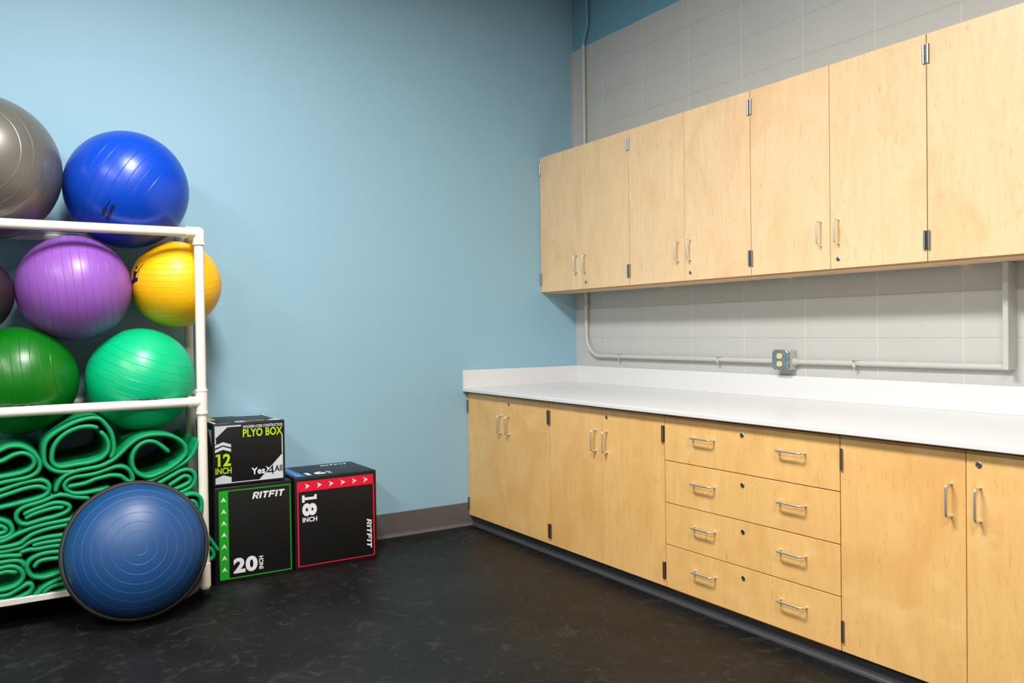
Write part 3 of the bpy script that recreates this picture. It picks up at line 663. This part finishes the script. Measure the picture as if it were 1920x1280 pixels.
# ------------------------------------------------------------------ folded mats
MATS = {
 'A': (-0.600, [[(-3.785,0.753), (-3.725,0.762), (-3.665,0.770), (-3.644,0.778), (-3.611,0.795), (-3.578,0.801), (-3.553,0.792), (-3.535,0.773), (-3.531,0.750), (-3.545,0.728), (-3.569,0.715), (-3.602,0.707), (-3.645,0.702), (-3.686,0.698), (-3.757,0.691), (-3.802,0.710), (-3.816,0.752), (-3.796,0.783), (-3.754,0.800), (-3.704,0.812), (-3.664,0.820), (-3.642,0.830), (-3.620,0.835), (-3.588,0.833), (-3.556,0.818), (-3.526,0.787), (-3.509,0.752), (-3.512,0.722), (-3.527,0.702), (-3.559,0.688), (-3.603,0.682), (-3.646,0.677), (-3.707,0.667), (-3.787,0.662)]]),
 'B': (-0.604, [[(-3.272,0.894), (-3.292,0.901), (-3.311,0.903), (-3.352,0.899), (-3.399,0.879), (-3.433,0.849), (-3.454,0.812), (-3.461,0.769), (-3.456,0.743), (-3.436,0.725), (-3.402,0.723), (-3.355,0.728), (-3.308,0.732), (-3.268,0.742), (-3.245,0.755), (-3.227,0.780), (-3.223,0.813), (-3.234,0.846), (-3.252,0.870)], [(-3.369,0.697), (-3.402,0.697), (-3.435,0.702), (-3.461,0.714), (-3.478,0.730), (-3.490,0.751), (-3.493,0.785), (-3.490,0.823), (-3.476,0.855), (-3.444,0.883), (-3.398,0.910), (-3.352,0.930), (-3.304,0.940), (-3.271,0.939), (-3.253,0.931), (-3.233,0.906), (-3.215,0.877), (-3.204,0.843), (-3.200,0.805), (-3.202,0.772), (-3.212,0.750)]]),
 'C': (-0.606, [[(-2.958,0.755), (-2.974,0.772), (-2.996,0.791), (-3.020,0.806), (-3.050,0.811), (-3.080,0.801), (-3.105,0.777), (-3.119,0.746), (-3.121,0.708), (-3.109,0.674), (-3.089,0.653), (-3.060,0.638), (-3.029,0.639), (-2.986,0.654), (-2.940,0.677), (-2.899,0.706), (-2.876,0.737), (-2.876,0.770), (-2.895,0.798), (-2.928,0.822), (-2.968,0.836), (-3.013,0.841), (-3.059,0.838), (-3.098,0.825), (-3.134,0.799), (-3.164,0.770), (-3.193,0.743), (-3.228,0.722), (-3.263,0.710), (-3.302,0.705), (-3.347,0.700), (-3.383,0.692), (-3.414,0.677), (-3.436,0.650), (-3.448,0.617)]]),
 'D': (-0.600, [[(-3.390,0.628), (-3.366,0.630), (-3.326,0.635), (-3.280,0.651), (-3.252,0.656), (-3.223,0.661), (-3.194,0.659), (-3.170,0.652), (-3.151,0.635), (-3.135,0.621), (-3.121,0.627), (-3.120,0.648), (-3.132,0.675), (-3.148,0.690), (-3.169,0.699), (-3.193,0.700), (-3.222,0.693), (-3.280,0.677), (-3.325,0.672), (-3.365,0.670), (-3.396,0.659), (-3.411,0.641), (-3.408,0.620), (-3.391,0.602), (-3.367,0.592), (-3.326,0.590), (-3.281,0.594), (-3.224,0.600)]]),
 'E': (-0.596, [[(-3.488,0.627), (-3.508,0.640), (-3.541,0.642), (-3.583,0.635), (-3.626,0.623), (-3.668,0.612), (-3.729,0.593), (-3.779,0.580)], [(-3.788,0.588), (-3.738,0.615), (-3.667,0.639), (-3.604,0.658), (-3.562,0.667), (-3.519,0.670), (-3.493,0.664), (-3.476,0.648), (-3.473,0.628), (-3.481,0.607), (-3.503,0.592), (-3.542,0.582), (-3.585,0.575), (-3.627,0.568), (-3.669,0.562), (-3.769,0.543)]]),
 'F': (-0.600, [[(-3.316,0.565), (-3.367,0.575), (-3.400,0.587), (-3.432,0.593), (-3.455,0.589), (-3.489,0.576), (-3.521,0.567), (-3.553,0.561), (-3.580,0.552), (-3.599,0.537), (-3.607,0.518), (-3.603,0.498), (-3.591,0.483), (-3.570,0.475), (-3.544,0.479), (-3.501,0.488), (-3.457,0.494), (-3.412,0.507), (-3.394,0.521), (-3.393,0.537), (-3.405,0.547), (-3.433,0.557), (-3.465,0.558), (-3.500,0.548), (-3.543,0.536), (-3.572,0.523)], [(-3.423,0.534), (-3.455,0.535), (-3.498,0.528), (-3.537,0.518), (-3.566,0.505)]]),
 'G': (-0.594, [[(-3.770,0.538), (-3.710,0.523), (-3.670,0.508), (-3.649,0.498), (-3.629,0.479), (-3.623,0.456), (-3.630,0.438), (-3.651,0.428), (-3.692,0.425), (-3.772,0.430)], [(-3.770,0.508), (-3.710,0.495), (-3.670,0.481), (-3.654,0.471), (-3.647,0.458), (-3.658,0.449), (-3.687,0.446), (-3.771,0.453)]]),
 'H': (-0.600, [[(-3.772,0.412), (-3.682,0.409), (-3.641,0.418), (-3.608,0.433), (-3.544,0.455), (-3.480,0.466), (-3.402,0.472), (-3.351,0.477), (-3.329,0.464), (-3.347,0.451), (-3.413,0.449), (-3.481,0.442), (-3.541,0.427), (-3.572,0.408), (-3.600,0.390), (-3.672,0.384), (-3.772,0.391)]]),
 'I': (-0.596, [[(-3.773,0.372), (-3.672,0.363), (-3.624,0.366), (-3.588,0.371), (-3.556,0.390), (-3.500,0.402), (-3.429,0.404), (-3.368,0.402), (-3.339,0.386), (-3.361,0.376), (-3.438,0.381), (-3.497,0.380), (-3.539,0.375)], [(-3.590,0.350), (-3.561,0.356), (-3.531,0.355), (-3.484,0.358), (-3.439,0.358), (-3.353,0.353)]]),
 'J': (-0.600, [[(-3.595,0.337), (-3.637,0.342), (-3.673,0.344), (-3.733,0.349), (-3.773,0.346), (-3.764,0.330), (-3.724,0.320), (-3.673,0.317), (-3.632,0.318), (-3.603,0.314), (-3.585,0.301), (-3.578,0.286)]]),
 'K': (-0.604, [[(-3.615,0.265), (-3.650,0.273), (-3.674,0.270), (-3.735,0.265)], [(-3.774,0.279), (-3.725,0.287), (-3.674,0.292), (-3.650,0.295), (-3.626,0.293), (-3.604,0.282), (-3.588,0.262), (-3.585,0.239), (-3.595,0.218), (-3.615,0.203), (-3.640,0.196), (-3.676,0.192), (-3.776,0.201)]]),
 'L': (-0.600, [[(-3.538,0.279), (-3.522,0.297), (-3.490,0.303), (-3.447,0.301), (-3.399,0.297), (-3.376,0.305), (-3.389,0.318), (-3.442,0.330), (-3.489,0.332), (-3.527,0.325), (-3.556,0.309), (-3.569,0.284), (-3.564,0.257), (-3.548,0.234), (-3.519,0.222), (-3.489,0.222), (-3.453,0.229), (-3.400,0.239)]]),
 'Mm': (-0.604, [[(-3.776,0.180), (-3.676,0.167), (-3.640,0.169), (-3.604,0.186), (-3.577,0.200), (-3.559,0.203), (-3.550,0.187), (-3.560,0.166), (-3.592,0.151), (-3.630,0.144), (-3.677,0.146), (-3.777,0.159)]]),
 'N': (-0.606, [[(-3.379,0.214), (-3.412,0.211), (-3.438,0.205), (-3.479,0.190), (-3.510,0.172), (-3.538,0.147), (-3.570,0.131), (-3.607,0.124), (-3.653,0.125), (-3.777,0.143)], [(-3.368,0.180), (-3.430,0.180), (-3.468,0.176), (-3.493,0.165), (-3.504,0.151), (-3.497,0.140), (-3.468,0.140), (-3.402,0.149)]]),
 'O': (-0.600, [[(-3.052,0.614), (-3.023,0.623), (-2.955,0.655), (-2.892,0.685), (-2.853,0.714), (-2.830,0.753), (-2.812,0.795)]]),
 'P': (-0.604, [[(-2.950,0.587), (-2.910,0.611), (-2.882,0.624), (-2.859,0.615), (-2.858,0.594), (-2.886,0.577), (-2.939,0.560)], [(-3.009,0.598), (-2.987,0.608), (-2.940,0.632), (-2.899,0.651), (-2.864,0.653), (-2.839,0.636), (-2.832,0.604), (-2.848,0.571), (-2.884,0.551), (-2.927,0.538)]]),
 'Q': (-0.640, [[(-2.909,0.523), (-2.878,0.534), (-2.848,0.535), (-2.819,0.516), (-2.811,0.479), (-2.817,0.448), (-2.835,0.418), (-2.866,0.396)], [(-2.879,0.493), (-2.856,0.502), (-2.838,0.486), (-2.836,0.454), (-2.850,0.431)]]),
 'R': (-0.520, [[(-2.888,0.417), (-2.812,0.352), (-2.753,0.278), (-2.732,0.244), (-2.712,0.211)], [(-2.865,0.253), (-2.801,0.244), (-2.756,0.229), (-2.736,0.206), (-2.733,0.181), (-2.752,0.165), (-2.802,0.162), (-2.880,0.169)]]),
 'S': (-0.598, [[(-3.311,0.221), (-3.242,0.240), (-3.102,0.238), (-2.956,0.226), (-2.902,0.185), (-2.908,0.143), (-2.983,0.124), (-3.151,0.138), (-3.289,0.152), (-3.320,0.187)]]),
 'T': (-0.598, [[(-3.303,0.372), (-3.193,0.381), (-3.051,0.387), (-2.916,0.373), (-2.884,0.337), (-2.910,0.303), (-3.052,0.304), (-3.195,0.304), (-3.298,0.305)]]),
 'U': (-0.598, [[(-3.271,0.519), (-3.167,0.537), (-3.048,0.543), (-2.939,0.504), (-2.927,0.462), (-3.001,0.448), (-3.145,0.452), (-3.261,0.442)]]),
}

mg = mat('green_foam', rgb(0, 142, 88), .55, spec=.4); t = NT(mg); o_ = tc(t)
nn = t.noise(t.mapping(o_, (1, 1, 1)), 5, 3); rb = t.noise(t.mapping(o_, (60, 3, 60)), 4, 2)
t.l(t.mix(nn, rgb(0, 150, 94), rgb(0, 132, 80)), t.p.inputs['Base Color']); t.bump(t.noise(o_, 220, 2), .25, .001)
def catmull(p, step=.008):
    p = [Vector((a, b)) for a, b in p]; q = [p[0]*2-p[1]]+p+[p[-1]*2-p[-2]]; out = []
    for i in range(1, len(q)-2):
        a, b, c, d = q[i-1:i+3]; n = max(2, int((c-b).length/step))
        for k in range(n):
            t_ = k/n; out.append(.5*((2*b)+(c-a)*t_+(2*a-5*b+4*c-d)*t_*t_+(3*b-a-3*c+d)*t_**3))
    out.append(p[-1]); return out
def sheet(bm, path, yf, depth, th=.0200, seed=0):
    P_ = catmull(path); n = len(P_); r = th/2; rings = []
    yb = yf+depth
    cut = [(r, yb), (r, yb-depth*.33), (r, yb-depth*.66), (r, yf+r)]+[(r*math.cos(a), yf+r-r*math.sin(a)) for a in (math.pi*.18, math.pi*.34, math.pi*.5, math.pi*.66, math.pi*.82)]+[(-r, yf+r), (-r, yb-depth*.66), (-r, yb-depth*.33), (-r, yb)]
    rnd = random.Random(seed); sh = [rnd.uniform(-.006, .006) for _ in range(2)]
    for i, p in enumerate(P_):
        tg = (P_[min(i+1, n-1)]-P_[max(i-1, 0)]).normalized(); nr = Vector((-tg.y, tg.x))
        s = 1.0
        rings.append([bm.verts.new((p.x+nr.x*a*s, y, p.y+nr.y*a*s)) for a, y in cut])
    for end, sg in ((0, -1), (n-1, 1)):   # rounded ends
        tg = (P_[1]-P_[0]).normalized() if end == 0 else (P_[-1]-P_[-2]).normalized(); nr = Vector((-tg.y, tg.x)); base = P_[end]
        ring = [bm.verts.new((base.x+tg.x*sg*r*.75+nr.x*a*.55, y+(0 if k in (0, len(cut)-1) else .004*(y < yf+.02)), base.y+tg.y*sg*r*.75+nr.y*a*.55)) for k, (a, y) in enumerate(cut)]
        if end == 0: rings.insert(0, ring)
        else: rings.append(ring)
    k = len(cut)
    for a, b in zip(rings, rings[1:]):
        for j in range(k): bm.faces.new((a[j], a[(j+1) % k], b[(j+1) % k], b[j]))
    bm.faces.new(list(reversed(rings[0]))); bm.faces.new(rings[-1])
ML = {
 'A': 'green foam mat with wide fold at the left edge, just under the dark green ball', 'B': 'green foam mat rolled into a big hollow loop, highest of the pile',
 'C': 'green foam mat loop with free end curled inside, under the sea green ball', 'D': 'green foam mat folded flat above the half ball rim, under the big hollow loop',
 'E': 'green foam mat with long narrow slit fold, second from top at the left edge', 'F': 'green foam mat folded in a flat pocket touching the upper left of the half ball',
 'G': 'small round green mat fold at the left edge halfway down the pile', 'H': 'green foam mat lying as two wavy layers left of the half ball', 'I': 'green foam mat squeezed in thin layers under the two wavy layers',
 'J': 'flat green foam mat at the left edge above the lowest rolls', 'K': 'green foam mat rolled open near the bottom at the left edge', 'L': 'green foam mat loop with tucked free end touching the lower left of the half ball',
 'Mm': 'green foam mat with small pinched fold at the bottom left edge', 'N': 'lowest green foam mat drooping over the white bottom board', 'O': 'green foam mat slanting up to the right post',
 'P': 'green foam mat with small double fold against the right post, above the half ball', 'Q': 'bright green mat fold pushed out in front of the right post', 'R': 'green mat corner poking out between the right post and the green striped box',
 'S': 'low flat green mat hidden behind the half ball', 'T': 'middle flat green mat hidden behind the half ball', 'U': 'upper flat green mat hidden behind the half ball'}
for i, (k, (yf, paths)) in enumerate(MATS.items()):
    dep = {'O': .56, 'P': .56, 'Q': .33, 'R': .10}.get(k, .582)
    bm = bmesh.new()
    for p in paths: sheet(bm, p, yf, dep, seed=i)
    bmesh.ops.recalc_face_normals(bm, faces=bm.faces[:])
    o = obj('folded_mat', bm, mg, None, 50); tag(o, ML[k], 'exercise mat', 'green foam mats piled in the rack')
# ------------------------------------------------------------------ half ball trainer
bc = Vector((-3.131, -.753, .3285)); bn = Vector((-.0658, -.9625, .2631)).normalized(); BR = .322
hb = empty('balance_trainer', (bc.x, bc.y, 0), 'blue half ball balance trainer with black rim leaning against the mats', 'balance trainer')
bluem = mat('blue_dome_vinyl', rgb(14, 64, 118), .45, coat=.1, coatr=.4); t = NT(bluem); o_ = tc(t)
Mloc = Matrix.Translation(bc-Vector(hb.location))
qn = Vector((0, 0, 1)).rotation_difference(bn)
x, y, z = xyz(t, o_)
rad = t.math('SQRT', t.math('ADD', t.math('MULTIPLY', x, x), t.math('MULTIPLY', y, y)))
rings_ = [.034, .075, .117, .158, .196, .232, .264]
acc = None
for q_ in rings_:
    dd = t.math('SUBTRACT', 1, t.math('DIVIDE', t.math('ABSOLUTE', t.math('SUBTRACT', rad, q_)), .0016, clamp=True), clamp=True)
    acc = dd if acc is None else t.math('MAXIMUM', acc, dd)
t.l(t.mix(t.math('MULTIPLY', acc, .4), t.mix(t.noise(o_, 3, 2), rgb(15, 70, 126), rgb(18, 64, 116)), rgb(96, 140, 180)), t.p.inputs['Base Color'])
t.bump(t.math('ADD', acc, t.math('MULTIPLY', t.noise(o_, 200, 2), .12)), .6, .0018)
def hbpart(name, bm, m, sm=40, lab=None):
    o = obj(name, bm, m, hb, sm); o.matrix_local = Matrix.Translation(bc-hb.location) @ qn.to_matrix().to_4x4()
    if lab: o['label'] = lab
    return o
bm = bmesh.new(); prof = [(0.0, .300), (.004, .3005)]
for k in range(1, 41):
    a = math.pi/2*k/40; prof.append((.205*math.sin(a)**.92, .302*math.cos(a)))
prof[-1] = (.205, 0)
hbpart('dome', lathe(bmesh.new(), prof, (0, 0, 0), (0, 0, 1), 128), bluem, 180, 'blue ribbed vinyl dome')
rimm = mat('dark_grey_rim', rgb(44, 42, 45), .42)
hbpart('platform', lathe(bmesh.new(), [(-.045, 0), (-.045, .285), (-.040, .300), (-.022, BR-.002), (-.006, BR), (.004, BR-.002), (.010, BR-.008), (.010, BR-.017), (.002, .300), (.001, .292), (0, 0)], (0, 0, 0), (0, 0, 1), 96), rimm, 40)
# moulded grip lugs under the rim
def lug(ang):
    bm = bmesh.new(); sec = []
    for i in range(9):
        a = ang+math.radians(-17+34*i/8); q = 1-abs(i-4)/4; ro = BR-.006+.030*q
        sec.append([bm.verts.new((rr*math.cos(a), rr*math.sin(a), zz)) for rr, zz in ((BR-.03, -.008), (ro, -.012), (ro, -.036), (BR-.05, -.043))])
    for a, b in zip(sec, sec[1:]):
        for j in range(4): bm.faces.new((a[j], a[(j+1) % 4], b[(j+1) % 4], b[j]))
    bm.faces.new(sec[0]); bm.faces.new(list(reversed(sec[-1]))); bmesh.ops.recalc_face_normals(bm, faces=bm.faces[:])
    hbpart('grip_lug', bm, rimm, 30)
qi = qn.inverted()
for deg in (-42,):
    d = qi @ (Vector((math.cos(math.radians(deg)), 0, math.sin(math.radians(deg))))); lug(math.atan2(d.y, d.x))
